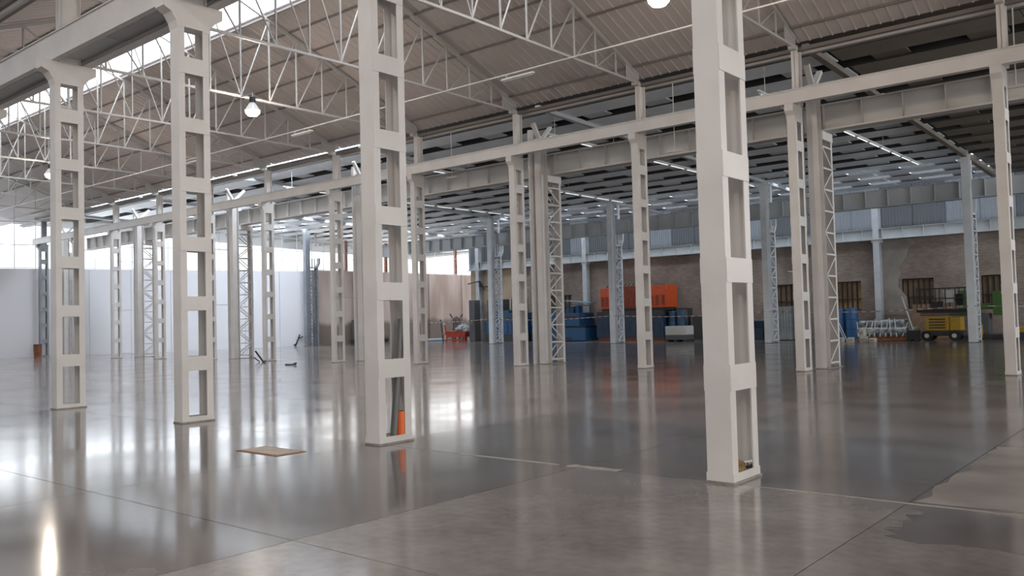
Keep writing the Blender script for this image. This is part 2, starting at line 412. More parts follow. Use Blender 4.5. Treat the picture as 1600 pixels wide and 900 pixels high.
# ------------------------------------------------------------------ front and middle row battened columns
def make_column(wx, wy, name, label, loc, group, stubw, full=True, WHITE=WHITE):
    t = thing(name, label, 'column', loc, 0, group)
    th, fl_ = .014, .12
    for s in (-1, 1):
        yo = s*wy/2; yi = yo - s*th
        b = MB()
        b.box(-wx/2, wx/2, min(yo, yi), max(yo, yi), .02, 6.9)
        for sx_ in (-1, 1):
            xo = sx_*wx/2; xi = xo - sx_*th
            b.box(min(xo, xi), max(xo, xi), min(yi, yo-s*fl_), max(yi, yo-s*fl_), .02, 6.9)
        b.build('channel', WHITE, t)
    zs = [(.88, 1.13), (1.92, 2.16), (2.94, 3.19), (3.97, 4.23), (5.01, 5.26), (6.03, 6.32)]
    for sx_ in (-1, 1):
        for z0, z1 in zs:
            xo = sx_*(wx/2+.008); xi = sx_*wx/2
            MB().box(min(xo, xi), max(xo, xi), -wy/2+.004, wy/2-.004, z0, z1).build('batten', WHITE, t)
        xo = sx_*(wx/2+.01)
        MB().box(min(xo, xi), max(xo, xi), -wy/2-.004, wy/2+.004, .0, .10).build('base_batten', WHITE, t)
    MB().box(-wx/2-.012, wx/2+.022, -wy/2-.018, wy/2+.02, 0.0, .022).build('base_plate', LIGHTC, t)
    MB().box(-wx/2+.015, wx/2-.015, -wy/2+.015, wy/2-.015, .022, .085).build('base_fill', CONC, t)
    a = wy/2
    poly = [(-a, 6.8), (-a-.03, 6.92), (-a-.12, 7.06), (-a-.26, 7.13), (-a-.27, 7.3), (a+.27, 7.3), (a+.27, 7.12), (a+.12, 7.02), (a+.02, 6.9), (a, 6.8), (a-.12, 6.84), (-a+.12, 6.84)]
    if not full: poly = [(-a, 6.9), (-a-.03, 7.0), (-a-.14, 7.12), (-a-.15, 7.3), (a, 7.3), (a, 6.8), (a-.12, 6.84), (-a+.12, 6.84)]
    MB().prism(poly, -wx/2-.008, wx/2+.008).build('bracket_head', WHITE, t)
    b = MB(); s2 = stubw/2
    b.box(.02, .20, -s2, -s2+.015, 7.3, 8.82).box(.02, .20, s2-.015, s2, 7.3, 8.82).box(.098, .122, -s2, s2, 7.3, 8.82)
    b.build('stub_post', WHITE, t)
    return t
a0 = make_column(.264, .585, 'battened_column', 'nearest and largest white battened steel column, with crumpled litter in its foot', (-3.762, 7.832, 0), 'front row of battened columns', .44)
b0 = make_column(.232, .54, 'battened_column', 'slender white battened column at the right edge of the middle row', (-3.895, 23.06, 0), 'middle row of battened columns', .30, False)
index_kids()
al = [None, 'white battened column holding a grey pipe and an orange tube in its foot', 'white battened column next left of the one holding the orange tube', 'white battened column farthest down the front row, at left, under the walkway', 'white battened column of the front row past the left edge of the view']
for k in range(1, 5): copy_tree(a0, (-3.762-5*k, 7.832, 0), al[k], 'front row of battened columns')
for k in range(1, 11):
    copy_tree(b0, (-3.895-5*k+.0, 23.06, 0), 'slender white battened column, %s from the right edge in the middle row' % ORD[k] if k < 11 else 'dull battened column of the middle row standing by the white end wall', 'middle row of battened columns')

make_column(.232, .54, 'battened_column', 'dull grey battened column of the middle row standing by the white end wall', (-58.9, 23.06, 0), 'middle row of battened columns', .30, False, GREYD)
# crane beams on the column heads
def crane_beam(name, label, y0, y1, z0, z1, side, m=WHITE):
    t = thing(name, label, 'crane beam', (0, 0, 0))
    b = MB(); yw = y0 if side < 0 else y1
    xa, xb = (-59.6, 7) 
    b.box(xa, xb, yw, yw+.014*(-side), z0, z1) if side < 0 else b.box(xa, xb, yw-.014, yw, z0, z1)
    b.build('web', m, t)
    MB().box(xa, xb, y0-.02, y1+.02, z0-.018, z0).build('bottom_flange', m, t)
    MB().box(xa, xb, y0-.03, y1+.03, z1, z1+.018).build('top_flange', m, t)
    MB().box(xa, xb, (y0+y1)/2-.03, (y0+y1)/2+.03, z1+.018, z1+.07).build('rail', GREY, t)
    return t
crane_beam('crane_beam', 'white crane runway beam crossing top left, nearer of the front-row pair', 7.48, 7.57, 7.32, 7.84, -1)
crane_beam('crane_beam', 'crane runway beam on the far side of the front-row brackets', 8.13, 8.30, 7.32, 7.80, 1)
crane_beam('crane_beam', 'long white crane runway beam on the middle-row brackets', 22.66, 22.84, 7.32, 7.64, -1)
wk = thing('walkway', 'grey plate walkway between the two front-row crane beams, timber and dirt on it', 'walkway', (0,0,7.42))
wp = MB().box(-1.66, 1.66, -.2, .2, 0, .02).mesh('deck_plate', GIRDB)
for i in range(20):
    link('deck_plate', wp, wk, (5-3.35*i, 7.96+rnd.uniform(-.02,.02), rnd.uniform(0,.01)))
for i in range(16):
    x = 4-4*i+rnd.uniform(-1,1); MB().bar((x, 7.80, .035), (x-rnd.uniform(.7,1.9), 7.83, .05), .07, .05).build('timber', DARK, wk)

# ------------------------------------------------------------------ second frame behind the middle row: I columns, laced legs, posts
def isec(b, cx, cy, wx, wy, z0, z1, t=.016):
    b.box(cx-wx/2, cx+wx/2, cy-wy/2, cy-wy/2+t, z0, z1).box(cx-wx/2, cx+wx/2, cy+wy/2-t, cy+wy/2, z0, z1).box(cx-t/2, cx+t/2, cy-wy/2+t, cy+wy/2-t, z0, z1)
    return b
def lacing(t, xf, ya, yb, z0, z1, step, w, m, joined=True):
    z = z0; k = 0
    while z + step <= z1 + .01:
        MB().bar((xf, ya, z), (xf, yb, z), .02, .05).build('strut', m, t)
        p, q = (ya, yb) if k % 2 == 0 else (yb, ya)
        MB().bar((xf, p, z+.04), (xf, q, z+step-.04), .02, w).build('lacing_bar', m, t)
        z += step; k += 1
    MB().bar((xf, ya, z), (xf, yb, z), .02, .05).build('strut', m, t)
def make_bprime(loc, label):
    t = thing('laced_column', label, 'column', loc, 0, 'laced columns behind the middle row')
    isec(MB(), 0, 0, .30, .36, .02, 8.1).build('shaft', WHITE, t)
    b = MB(); b.box(-.15, -.135, .86, .96, .02, 6.55).box(.135, .15, .86, .96, .02, 6.55).box(-.15, .15, .96, .975, .02, 6.55); b.build('outer_leg', WHITE, t)
    for xf in (-.145, .145):
        lacing(t, xf, .20, .92, .15, 6.5, .62, .045, WHITE)
    MB().box(-.17, .17, .19, .99, 6.55, 6.80).build('cap_plate', WHITE, t)
    MB().box(-.22, .22, -.25, 1.02, 0, .02).build('base_plate', LIGHTC, t)
    # forked head under the roof
    MB().bar((0, 0, 8.0), (0, -.40, 8.62), .16, .09).build('fork_arm', WHITE, t)
    MB().bar((0, 0, 8.0), (.0, .62, 8.62), .16, .09).build('fork_arm', WHITE, t)
    return t
bp0 = make_bprime((-8.80, 24.25, 0), 'white I-section column with a laced leg, first from the right behind the middle row')
index_kids()
for k in range(1, 6):
    copy_tree(bp0, (-8.80-9.92*k, 24.25, 0), 'white I-section column with a laced leg, %s from the right behind the middle row' % ORD[k])
po = MB().bar((0,0,0), (0,0,8.5), .23, .23, 14).mesh('round_post', WHITE)
tie = MB().bar((0, -1.25, 2.75), (0, .3, 2.75), .03, .03).bar((0, -1.25, 5.55), (0, .3, 5.55), .03, .03).mesh('tie_rod', GREY)
for k in range(5):
    t = thing('steel_post', 'plain white round post strapped beside the laced column, %s from the right' % ORD[k], 'post', (-9.24-9.95*k, 24.3, 0), 0, 'plain posts behind the middle row')
    link('pipe', po, t); link('tie_rod', tie, t, (0, 0, 0))

def girder(name, label, y, z0, z1, xa, xb, w, m, pitch, stm=None, loc=None):
    t = thing(name, label, 'girder', (0, y, z0))
    MB().box(xa, xb, -.008, .008, 0, z1-z0).build('web', m, t)
    MB().box(xa, xb, -w/2-.05, w/2, 0, .02).build('bottom_flange', m, t)
    MB().box(xa, xb, -w/2-.09, -w/2-.05, .0, .05).build('flange_edge_strip', WHITE if y < 30 else m, t)  # strip added to draw the lit flange edge, white on the near girder
    MB().box(xa, xb, -w/2, w/2, z1-z0-.02, z1-z0).build('top_flange', m, t)
    me = MB().box(-.006, .006, -w/2+.01, -.008, .02, z1-z0-.02).mesh('stiffener', stm or m)
    x = xa+.3
    while x < xb:
        link('stiffener', me, t, (x, 0, 0)); x += pitch
    return t
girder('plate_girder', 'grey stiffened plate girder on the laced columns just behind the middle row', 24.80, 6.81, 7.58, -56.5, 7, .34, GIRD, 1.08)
girder('plate_girder', 'grey stiffened plate girder carried by the fork-headed columns farther back', 44.75, 6.75, 7.62, -54.0, 7, .36, GIRDB, 1.08)
girder('plate_girder', 'pale stiffened plate girder along the old brick wall above its windows', 50.1, 5.56, 6.18, -46.2, 7, .30, GIRDB, 1.08)

# ------------------------------------------------------------------ fork-headed columns (third row)
def make_c(loc, label, GREYC=GREYC):
    t = thing('laced_column', label, 'column', loc, 0, 'fork-headed columns by the stored goods')
    isec(MB(), 0, 0, .34, .40, .02, 9.0).build('shaft', GREYC, t)
    b = MB(); b.box(-.16, -.145, .80, .92, .02, 6.0).box(.145, .16, .80, .92, .02, 6.0).box(-.16, .16, .92, .935, .02, 6.0); b.build('outer_leg', GREYC, t)
    for xf in (-.15, .15):
        lacing(t, xf, .22, .88, .15, 5.9, .56, .05, GREYC)
    MB().bar((0, .87, 5.95), (0, 1.12, 6.35), .3, .10).bar((0, 1.12, 6.35), (0, 1.12, 6.74), .3, .10).build('flared_head', GREYC, t)
    MB().bar((0, .5, 6.0), (0, .5, 6.7), .06, .06).bar((0, .75, 6.0), (0, .75, 6.7), .06, .06).box(-.16, .16, .2, .9, 5.95, 6.03).build('head_frame', GREYC, t)
    MB().bar((0, .85, 7.63), (0, .85, 8.7), .16, .16, 10).build('upper_post', GREYC, t)
    MB().box(-.2, .2, -.24, .98, 0, .02).build('base_plate', DGREY, t)
    return t
c0 = make_c((-8.95, 43.9, 0), 'grey fork-headed laced column beside the yellow lift')
index_kids()
cl = [None, 'grey fork-headed laced column in front of the dark crate and steel tank', 'grey fork-headed laced column left of the orange machines', 'grey fork-headed laced column left of the blue machinery', 'grey fork-headed laced column standing hidden behind the column with the orange tube', 'grey fork-headed laced column where the white end wall meets the stained wall']
for k in range(1, 5): copy_tree(c0, (-8.95-9.82*k, 43.9, 0), cl[k])
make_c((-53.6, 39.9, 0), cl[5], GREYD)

# ------------------------------------------------------------------ flat roof of the back hall and aisle
ce2 = shell('ceiling_back')
zr2 = lambda y: 9.32 - (y-24)*.030
def plank(y0, y1, x0, x1, zo, th):
    b = MB(); z0, z1 = zr2(y0)+zo, zr2(y1)+zo
    b.v = [(x0,y0,z0),(x1,y0,z0),(x1,y1,z1),(x0,y1,z1),(x0,y0,z0+th),(x1,y0,z0+th),(x1,y1,z1+th),(x0,y1,z1+th)]
    b.f = [(0,3,2,1),(4,5,6,7),(0,1,5,4),(1,2,6,5),(2,3,7,6),(3,0,4,7)]
    return b
XS = -8.75
# deck above the slats, open at the translucent strip and the added fill lights
for (ya_, yb_, xa_, xb_) in ((23.55, 24.05, -68, XS), (24.05, 24.95, -68, -56), (24.05, 24.95, -27, XS), (24.95, 27.3, -68, XS), (27.3, 40.0, -68, -54), (27.3, 40.0, -44, XS), (40.0, 44.95, -68, XS), (44.95, 50.2, -68, -54), (50.2, 60, -45.4, XS), (50.2, 60, -68, -53.5), (60, 64, -68, XS)):
    plank(ya_, yb_, xa_, xb_, .30, .05).build('roof_deck', ROOF2, ce2)
plank(23.55, 64, XS, 14, .30, .05).build('roof_deck', BROWN, ce2)
for (ya_, yb_, xa_, n_, w_) in ((24.05, 24.95, -56, 29, 1.0), (44.95, 50.2, -54, 23, 1.967), (27.3, 40.0, -54, 5, 2.0), (50.2, 60, -53.5, 4, 2.02)):  # panes after the first row serve only the added fills
    me = plank(ya_, yb_, 0, w_-.02, .31, .01).mesh('skylight_pane', PANE)
    for i in range(n_): link('skylight_pane', me, ce2, (xa_+w_*i, 0, 0))
# pale slats (flat troughs) recess shade painted as dark strips between them, carried by cross ribs
j = 0; PIT = 1.85
y = 25.3
while y < 62:
    me = plank(y, y+1.1, .01, 4.9, 0, .05).mesh('slat', PURL2); mb_ = plank(y, y+1.1, .01, 4.9, 0, .05).mesh('slat', BROWNP)
    for i in range(10): link('slat', me, ce2, (XS-4.91*(i+1), 0, 0))
    for i in range(4): link('slat', mb_, ce2, (XS+.1+4.91*i, 0, 0))
    plank(y-.025, y-.002, -62, XS, 0, .29).build('recess_shade_strip', DARK, ce2); plank(y-.025, y-.002, XS, 13.9, 0, .29).build('recess_shade_strip', DARK, ce2)
    y += PIT; j += 1
rib = plank(25.3, 50.2, -.5, .5, .05, .05).mesh('cross_rib', ROOF2L); ribb = plank(25.3, 50.2, -.5, .5, .05, .05).mesh('cross_rib', BROWN)
for i in range(18): link('cross_rib', rib, ce2, (XS-1.4-2.6*i, 0, 0))
for i in range(8): link('cross_rib', ribb, ce2, (XS+1.4+2.6*i, 0, 0))
for k in range(6):
    X = -8.95-9.82*k
    plank(24.2, 50.3, X-.10, X+.10, -.14, .16).build('rafter', BROWNP if k == 0 else GREY, ce2)

# ------------------------------------------------------------------ end wall, glazing
ew = shell('wall_end')
pa, pb, pc = Vector((-66.1, 1.0)), Vector((-54.0, 40.7)), Vector((-54.0, 62.0))
def wallseg(p, q, z0, z1, th, name, m, parent, off=0):
    d = (q-p).normalized(); n = Vector((-d.y, d.x))   # away from the hall
    if n.x > 0: n = -n
    a = p + n*off; b2 = q + n*off; c = b2 + n*th; e = a + n*th
    return MB().prism([(a.x,a.y),(b2.x,b2.y),(c.x,c.y),(e.x,e.y)], z0, z1, 'z').build(name, m, parent)
L = (pb-pa).length; n = 16; d = (pb-pa)/n; g = d.normalized()*.012
for i in range(n):
    wallseg(pa+d*i+g, pa+d*(i+1)-g, 0.0, 5.75, .16, 'wall_panel', WHITEWALL, ew)
wallseg(pa, pb, 0, 5.7, .1, 'wall_core', GREY, ew, .06)
ws = shell('wall_stained')
wallseg(pb, pc, 0, 5.8, .1, 'wall_core', BEIGE, ws, .05)
n = 5; d2 = (pc-pb)/n
for i in range(n):
    wallseg(pb+d2*i+Vector((0, .01)), pb+d2*(i+1)-Vector((0, .01)), 0, 5.85, .16, 'wall_panel', BEIGE, ws)
    MB().box(-53.99, -53.86, pb.y+d2.y*(i+1)-.30, min(pc.y, pb.y+d2.y*(i+1)+.05), 0, 5.84).build('pilaster', BEIGE, ws)
    MB().box(-54.25, -54.05, pb.y+d2.y*(i+.8)-.12, pb.y+d2.y*(i+.8)+.12, 5.85, 8.3).build('mullion', RUST, ws)
def glazing(name, p, q, z0, z1, pitch, rails):
    w_ = shell(name); d = (q-p); L = d.length; u = d/L; n = Vector((-u.y, u.x)); n = -n if n.x > 0 else n
    k = max(1, round(L/pitch))
    for i in range(k):
        a = p+u*(L*i/k+.02)+n*.05; b2 = p+u*(L*(i+1)/k-.02)+n*.05
        b = MB(); b.v = [(a.x,a.y,z0),(b2.x,b2.y,z0),(b2.x,b2.y,z1),(a.x,a.y,z1)]; b.f = [(0,1,2,3)]
        b.build('pane', PANE, w_)
        c = p+u*(L*i/k)+n*.05
        MB().bar((c.x,c.y,z0), (c.x,c.y,z1), .035).build('mullion', GREY, w_)
    for z in rails:
        MB().bar((p.x+n.x*.05,p.y+n.y*.05,z), (q.x+n.x*.05,q.y+n.y*.05,z), .04).build('transom', GREY, w_)
    return w_
ee = (pb-pa).normalized()
glazing('window_1', pa, pa+ee*(22.8-1)/ee.y, 5.76, 11.4, 1.2, [5.8, 7.3, 8.8])
glazing('window_2', pa+ee*(22.8-1)/ee.y, pb, 5.76, 8.9, 1.2, [5.8, 7.3])
glazing('window_3', pb, pc, 5.86, 8.5, 1.1, [5.9, 7.3])
# ------------------------------------------------------------------ old brick wall with boarded windows
wb = shell('wall_brick')
WINS = [(-21.4, -19.5), (-17.35, -15.95), (-13.75, -12.1), (-9.8, -8.4), (-38.4, -36.4), (-5.9, -4.3)]
edges = sorted(WINS); Yw = 50.4
z0w, z1w = 1.62, 3.3
MB().box(-46.3, 14, Yw, Yw+.4, z1w, 5.6).build('wall_top', BRICK, wb)
MB().box(-46.3, 14, Yw, Yw+.4, 0, z0w).build('wall_foot', BRICK, wb)
x = -46.3
for a, c in edges + [(14, 14)]:
    if a > x: MB().box(x, a, Yw, Yw+.4, z0w, z1w).build('wall_pier', BRICK, wb)
    x = c
MB().box(-46.3, -45.9, Yw+.41, 62, 0, 8.4).build('return_wall', BEIGE, wb)
for i, (a, c) in enumerate(edges):
    wn = shell('window_%d' % (4+i))
    n = 6 if c-a > 1.5 else 5; st = (c-a)/n
    MB().box(a, c, Yw+.25, Yw+.3, z0w, z1w).build('backing_board', DARK, wn)
    for j in range(n):
        for zz, zz1 in ((z0w+.06, z0w+.62), (z0w+.68, z1w-.06)):
            MB().box(a+j*st+.05, a+(j+1)*st-.05, Yw+.16, Yw+.2, zz, zz1).build('pane', AMBER if i == 2 else AMBERD, wn)
        MB().box(a+j*st-.02, a+j*st+.02, Yw+.08, Yw+.14, z0w, z1w).build('bar', DARK, wn)
    MB().box(a, c, Yw+.08, Yw+.13, z0w+.62, z0w+.68).build('bar', DARK, wn)
# plaster patch, wall columns
pp = [(-14.75,1.3),(-13.4,1.3),(-13.5,2.3),(-13.95,2.9),(-13.9,3.3),(-13.75,3.6),(-13.9,3.9),(-13.45,4.5),(-13.3,5.0),(-12.9,5.3),(-13.2,5.55),(-14.75,5.55)]
MB().prism(pp, Yw-.03, Yw, 'y').build('plaster_patch', PLAST, wb)
MB().box(-46.28, -41.5, Yw-.03, Yw-.002, .0, 5.5).build('plaster_patch', mat('ochre_plaster', (.42, .33, .24), .85, noise=.15, nscale=1), wb)
for k, X in enumerate((-14.9, -24.9, -34.9, -45.2)):
    t = thing('wall_column', ['grey I-section column against the brick wall beside the plaster patch', 'grey I-section wall column, second along the brick wall', 'grey I-section wall column, third along the brick wall', 'grey wall column at the far corner of the brick wall, behind the red frame'][k], 'column', (X, Yw-.26, 0), 0, 'columns along the brick wall')
    isec(MB(), 0, 0, .34, .42, 0, 8.3).build('shaft', GREY, t)
    MB().box(-.25, .25, -.22, .22, 5.4, 5.56).build('bracket', GREY, t)
# cladding above the girder
cw = shell('wall_cladding')
def corr(L_, z0, z1):
    b = MB(); n = int(L_/.16); st = L_/n
    for i in range(n):
        pr = [(i*st, 0), (i*st+st*.35, 0), (i*st+st*.5, .035), (i*st+st*.85, .035), ((i+1)*st, 0)]
        for (xa, ya), (xb, yb) in zip(pr, pr[1:]):
            k = len(b.v); b.v += [(xa,ya,z0),(xb,yb,z0),(xb,yb,z1),(xa,ya,z1)]; b.f.append((k,k+1,k+2,k+3))
    return b
clad_a = corr(1.70, 6.15, 8.7).mesh('cladding_sheet', PALEG := PANE3)
clad_b = clad_a.copy(); clad_b.materials[0] = PANE2
for i in range(32):
    X = 7-1.67*(i+1)
    link('cladding_sheet', clad_b if i in (13, 14, 9, 10, 17, 18, 21, 25) else clad_a, cw, (X, Yw-.02, 0))
MB().box(-47, 14, Yw+.9, Yw+1.0, 5.6, 6.1).build('cladding_base', DGREY, cw)
# side walls, out of view, closing the halls
wr = struct('wall_right', MB().box(14, 14.2, -8.5, -5.2, 0, 12.6).box(14, 14.2, 3.2, 9.9, 0, 12.6).box(14, 14.2, 20.1, 25, 0, 12.6).box(14, 14.2, 9.9, 20.1, 5.5, 12.6).box(14, 14.2, 25, 49, 0, 5.0).box(14, 14.2, 25, 49, 7.8, 12.6).box(14, 14.2, 49, 64, 0, 12.6).box(14, 14.2, -5.2, 3.2, 5.4, 12.6), BACKW)
wk2 = struct('wall_back', MB().box(-66, 14, -8.4, -8.2, 0, 9.6), BACKW)

# ------------------------------------------------------------------ lamps and conduits
def bay_lamp(X, Y, z, label, watts, arm=0):
    t = thing('pendant_lamp', label, 'lamp', (X, Y, z), 0, 'high bay lamps')
    MB().bar((0, 0, .52), (0, 0, max(.6, 8.93-z)), .03, .03, 8).build('hanger', GREY, t)
    if arm: MB().bar((0, 0, 8.93-z), (arm, 0, 8.93-z), .04).build('arm', GREY, t)
    MB().lathe([(.09, .36), (.10, .37), (.10, .52), (.04, .55)], n=16).build('ballast_box', DARK, t)
    MB().lathe([(.24, .10), (.23, .12), (.14, .26), (.07, .37)], n=20).build('reflector', WHITEP, t)
    MB().lathe([(.04, -.08), (.15, -.05), (.215, .02), (.235, .10)], n=20).build('lens', LAMP, t)
    l = bpy.data.lights.new('bulb', 'POINT'); l.energy = watts; l.color = (1, .86, .72); l.shadow_soft_size = .22; l.specular_factor = .01
    o = bpy.data.objects.new('bulb', l); o.location = (0, 0, -.22); o.parent = t; C.objects.link(o)
bay_lamp(-23.14, 15.27, 8.28, 'lit bell lamp hanging under the skylight, upper left', 420, -.62)
bay_lamp(-8.62, 15.27, 8.02, 'lit bell lamp cut by the top edge of the picture', 420)
bay_lamp(-38.2, 15.27, 8.22, 'small distant lit lamp beside the farthest front-row column', 420, -.55)
bay_lamp(6.0, 15.27, 8.22, 'lit bell lamp out of view at the near end of the middle hall', 420)
for x, z in ((3.5, 8.2), (-11.0, 8.2)):
    bay_lamp(x, -.2, z, 'lit bell lamp over the camera bay near the %s' % ('gate' if x > 0 else 'front columns'), 520)
cn = thing('conduit', 'thin white cable conduit running the length of the middle hall below the roof', 'conduit', (0, 0, 0))
MB().bar((6, 19.05, 8.80), (-59, 19.05, 8.80), .045, .045, 8).build('pipe', WHITE, cn)
MB().bar((-2, 19.05, 8.80), (-59, 19.05, 8.80), .02, .02).build('cable', GREY, cn)
for k, (x0, x1) in enumerate(((-14.9, -16.1), (-25.2, -26.4), (-33, -34.2))):
    t = thing('strip_light', ['small strip light under the cable conduit right of the middle', 'small strip light under the cable conduit left of the orange-tube column', 'small strip light under the cable conduit beyond the second front column'][k], 'lamp', ((x0+x1)/2, 19.1, 8.66), 0, 'strip lights on the conduit')
    MB().box(x1-(x0+x1)/2, x0-(x0+x1)/2, -.05, .05, 0, .05).build('housing', WHITEP, t)
    MB().bar((-.55, 0, -.02), (.55, 0, -.02), .035, .035, 8).build('tube', WHITEP, t)
    MB().bar((-.4, -.02, .05), (-.4, -.05, .14), .02).build('bracket', GREY, t)
for k, X in enumerate((-10.7, -18.9, -27.0, -35.2)):
    t = thing('light_trunking', 'row of strip lights hung across the back hall, %s from the right' % ORD[k], 'lamp', (X, 0, 8.40), 0, 'rows of strip lights in the back hall')
    MB().box(-.035, .035, 24.9, 43.4, .02, .07).build('trunking', WHITEP, t)
    hs = MB().box(-.07, .07, -.65, .65, -.03, .02).mesh('luminaire', WHITEP); tb = MB().bar((0,-.6,-.045),(0,.6,-.045),.035,.035,8).mesh('tube', TUBE)
    for i in range(12):
        y = 25.7+1.5*i; link('luminaire', hs, t, (0, y, 0)); link('tube', tb, t, (0, y, 0))
    for i in range(5):
        y = 25.4+4*i; MB().bar((0, y, .07), (0, y, zr2(y)-8.40), .015).build('hanger', GREY, t)

for k, (X, za, zb_) in enumerate(((-3.6, 8.78, 6.9), (-12.8, 8.78, 6.7), (-22.3, 8.78, 7.1))):
    t = thing('drop_rod', 'thin white drop rod with small bracket by the middle-row eave, %s from the right' % ORD[k], 'rod', (X, 23.36, 0), 0, 'drop rods at the eave')
    MB().bar((0, 0, za), (0, 0, zb_), .03, .03, 6).build('rod', WHITEP, t); MB().box(-.25, .25, -.04, .04, zb_-.05, zb_).build('bracket', WHITEP, t)
# ------------------------------------------------------------------ small things near the columns
def tube(name, label, cat, p, q, r, m, hollow=True):
    p = Vector(p); q = Vector(q); t = thing(name, label, cat, tuple(p))
    d = q-p; b = MB().bar((0,0,0), tuple(d), r*2, r*2, 20); b.build('wall', m, t)
    b = MB().bar(tuple(d*1.0), tuple(d*1.002), r*1.7, r*1.7, 20); b.build('hollow_end', DARK, t)
    return t
tube('grey_pipe', 'long dark grey plastic pipe leaning inside the column foot beside the orange tube', 'pipe', (-8.72, 7.87, .085), (-8.70, 8.03, 1.66), .05, GREYPIPE)
tube('orange_tube', 'short orange tube standing inside the column foot', 'tube', (-8.70, 7.985, .085), (-8.70, 7.985, .41), .062, ORANGE)
def crumple(name, label, cat, loc, sx_, sy_, sz_, m, seed):
    r = random.Random(seed); b = MB(); n, k = 9, 6
    for i in range(k):
        t = i/(k-1)
        for j in range(n):
            a = 2*PI*j/n; rr = (math.cos(t*PI/2))*(.75+.5*r.random())+.02
            b.v.append((sx_*rr*math.cos(a), sy_*rr*math.sin(a), sz_*math.sin(t*PI/2)*(.8+.4*r.random()) if i else 0))
    for i in range(k-1):
        for j in range(n):
            q = (j+1) % n; b.f.append((i*n+j, i*n+q, (i+1)*n+q, (i+1)*n+j))
    b.f.append(tuple(range((k-1)*n, k*n))); b.f.append(tuple(range(n))[::-1])
    o = b.build(name, m, None, loc); return tag(o, label, cat, kind='thing')
crumple('crumpled_rag', 'brown crumpled rag lying in the foot of the nearest column', 'rag', (-3.72, 7.80, .086), .08, .14, .10, LEAF, 3)
cp = thing('glove', 'white and dark crumpled work glove in the foot of the nearest column, beside the rag', 'glove', (-3.70, 7.98, .086))
b = MB(); 
for j, (dx, dy, l) in enumerate(((0,0,.09),(.02,.03,.1),(.03,.06,.08))):
    b.bar((dx, dy, .035), (dx+.02, dy-l*.6, .075), .024, .024, 8)
b.build('fingers', WHITEP, cp); MB().lathe([(.05,0),(.055,.02),(.03,.045)], (0,.05,0), 10).build('cuff', DARK, cp)
h = thing('floor_hatch', 'small pinkish access cover set in the floor in front of the front columns', 'hatch', (-9.53, 6.48, 0))
MB().box(-.45, .45, -.22, .22, 0, .006).build('frame', WOOD, h); MB().box(-.41, .41, -.18, .18, .006, .010).build('cover', CONC, h)

def scrap(name, label, cat, loc, bars, m, w=.05):
    t = thing(name, label, cat, loc)
    for i, (p, q) in enumerate(bars): MB().bar(p, q, w, w*.6).build('strip', m, t)
    return t
scrap('plastic_strip', 'dark bent strip leaning at the foot of a middle-row column, near the centre left', 'scrap', (-33.2, 22.25, 0), [((0,0,.02),(-.35,-.15,.5)), ((0,0,.02),(.25,-.05,.06)), ((-.1,-.1,.02),(-.2,-.3,.2))], DARK, .08)
scrap('cable_scrap', 'flat dark scrap lying alone on the shiny floor', 'scrap', (-29.3, 20.9, 0), [((-.3,0,.02),(.25,.1,.03)), ((.1,.1,.03),(.35,.05,.09))], DARK, .07)
scrap('broken_branch', 'dark branch leaning against the white end wall by its right end', 'branch', (-54.1, 39.2, 0), [((0,-.1,.02),(-.1,.4,.9)), ((-.05,.1,.25),(.1,-.3,.1)), ((-.1,.3,.6),(0,.6,.75))], DARK, .1)
bk = thing('bucket', 'rust brown bucket standing in the foot of the column by the end wall', 'bucket', (-58.3, 22.45, 0))
MB().lathe([(.2, 0), (.24, .8)], n=14).build('body', RUST, bk); MB().lathe([(.25,.78),(.25,.83)], n=14).build('rim', DARK, bk)

# ------------------------------------------------------------------ stored goods along the brick wall
def Y(px): return px
def machine(name, label, cat, x0, x1, y0, y1, parts, group=None):
    """parts: (name, fx0, fx1, fy0, fy1, z0, z1, mat) in fractions of the footprint"""
    t = thing(name, label, cat, ((x0+x1)/2, (y0+y1)/2, 0), 0, group)
    W, D = x1-x0, y1-y0
    for nm, a, b_, c, d_, z0, z1, mm in parts:
        MB().box(W*(a-.5), W*(b_-.5), D*(c-.5), D*(d_-.5), z0, z1).build(nm, mm, t, bevel=.02)
    return t
# long blue machinery left
m1 = machine('blue_machine', 'long blue machine housing on a dark skid, behind the slender columns', 'machine', -42.6, -38.9, 47.8, 49.6, [
    ('skid', 0,1,0,1,0,.55,DARK), ('housing', 0,1,0,1,.55,1.55,BLUE), ('deck', .02,.98,.05,.95,1.55,1.72,DARK), ('upper_casing', .02,.6,.1,.9,1.72,2.3,TEAL), ('hood', .60,.9,.1,.9,1.72,2.1,TEAL)])
for i in range(9): MB().box(-1.75+i*.42, -1.71+i*.42, -.93, -.9, .6, 1.5).build('rib', BLUED, m1)
dm = thing('dark_cabinet', 'dark grey steel cabinet on top of the blue machine', 'cabinet', (-42.0, 48.7, 2.3))
MB().box(-.7,.7,-.5,.5,0,.85).build('body', DGREY, dm, bevel=.03); dl = MB().box(-.6,-.02,-.53,-.5,.06,.8).build('door', DGREY, dm); dr = MB().box(.02,.6,-.53,-.5,.06,.8).build('door', DGREY, dm)
MB().box(-.09,-.06,-.56,-.53,.35,.5).build('handle', STEEL, dl); MB().box(.06,.09,-.56,-.53,.35,.5).build('handle', STEEL, dr)
tk = thing('blue_tank', 'dark blue domed tank behind the slender column and the plain post', 'tank', (-40.0, 48.8, 2.1))
MB().lathe([(.55,0),(.62,.05),(.62,.95),(.55,1.2),(.35,1.4),(.1,1.48)], n=20).build('shell', BLUED, tk); MB().lathe([(.64,.3),(.64,.36)], n=20).build('band', TEAL, tk)
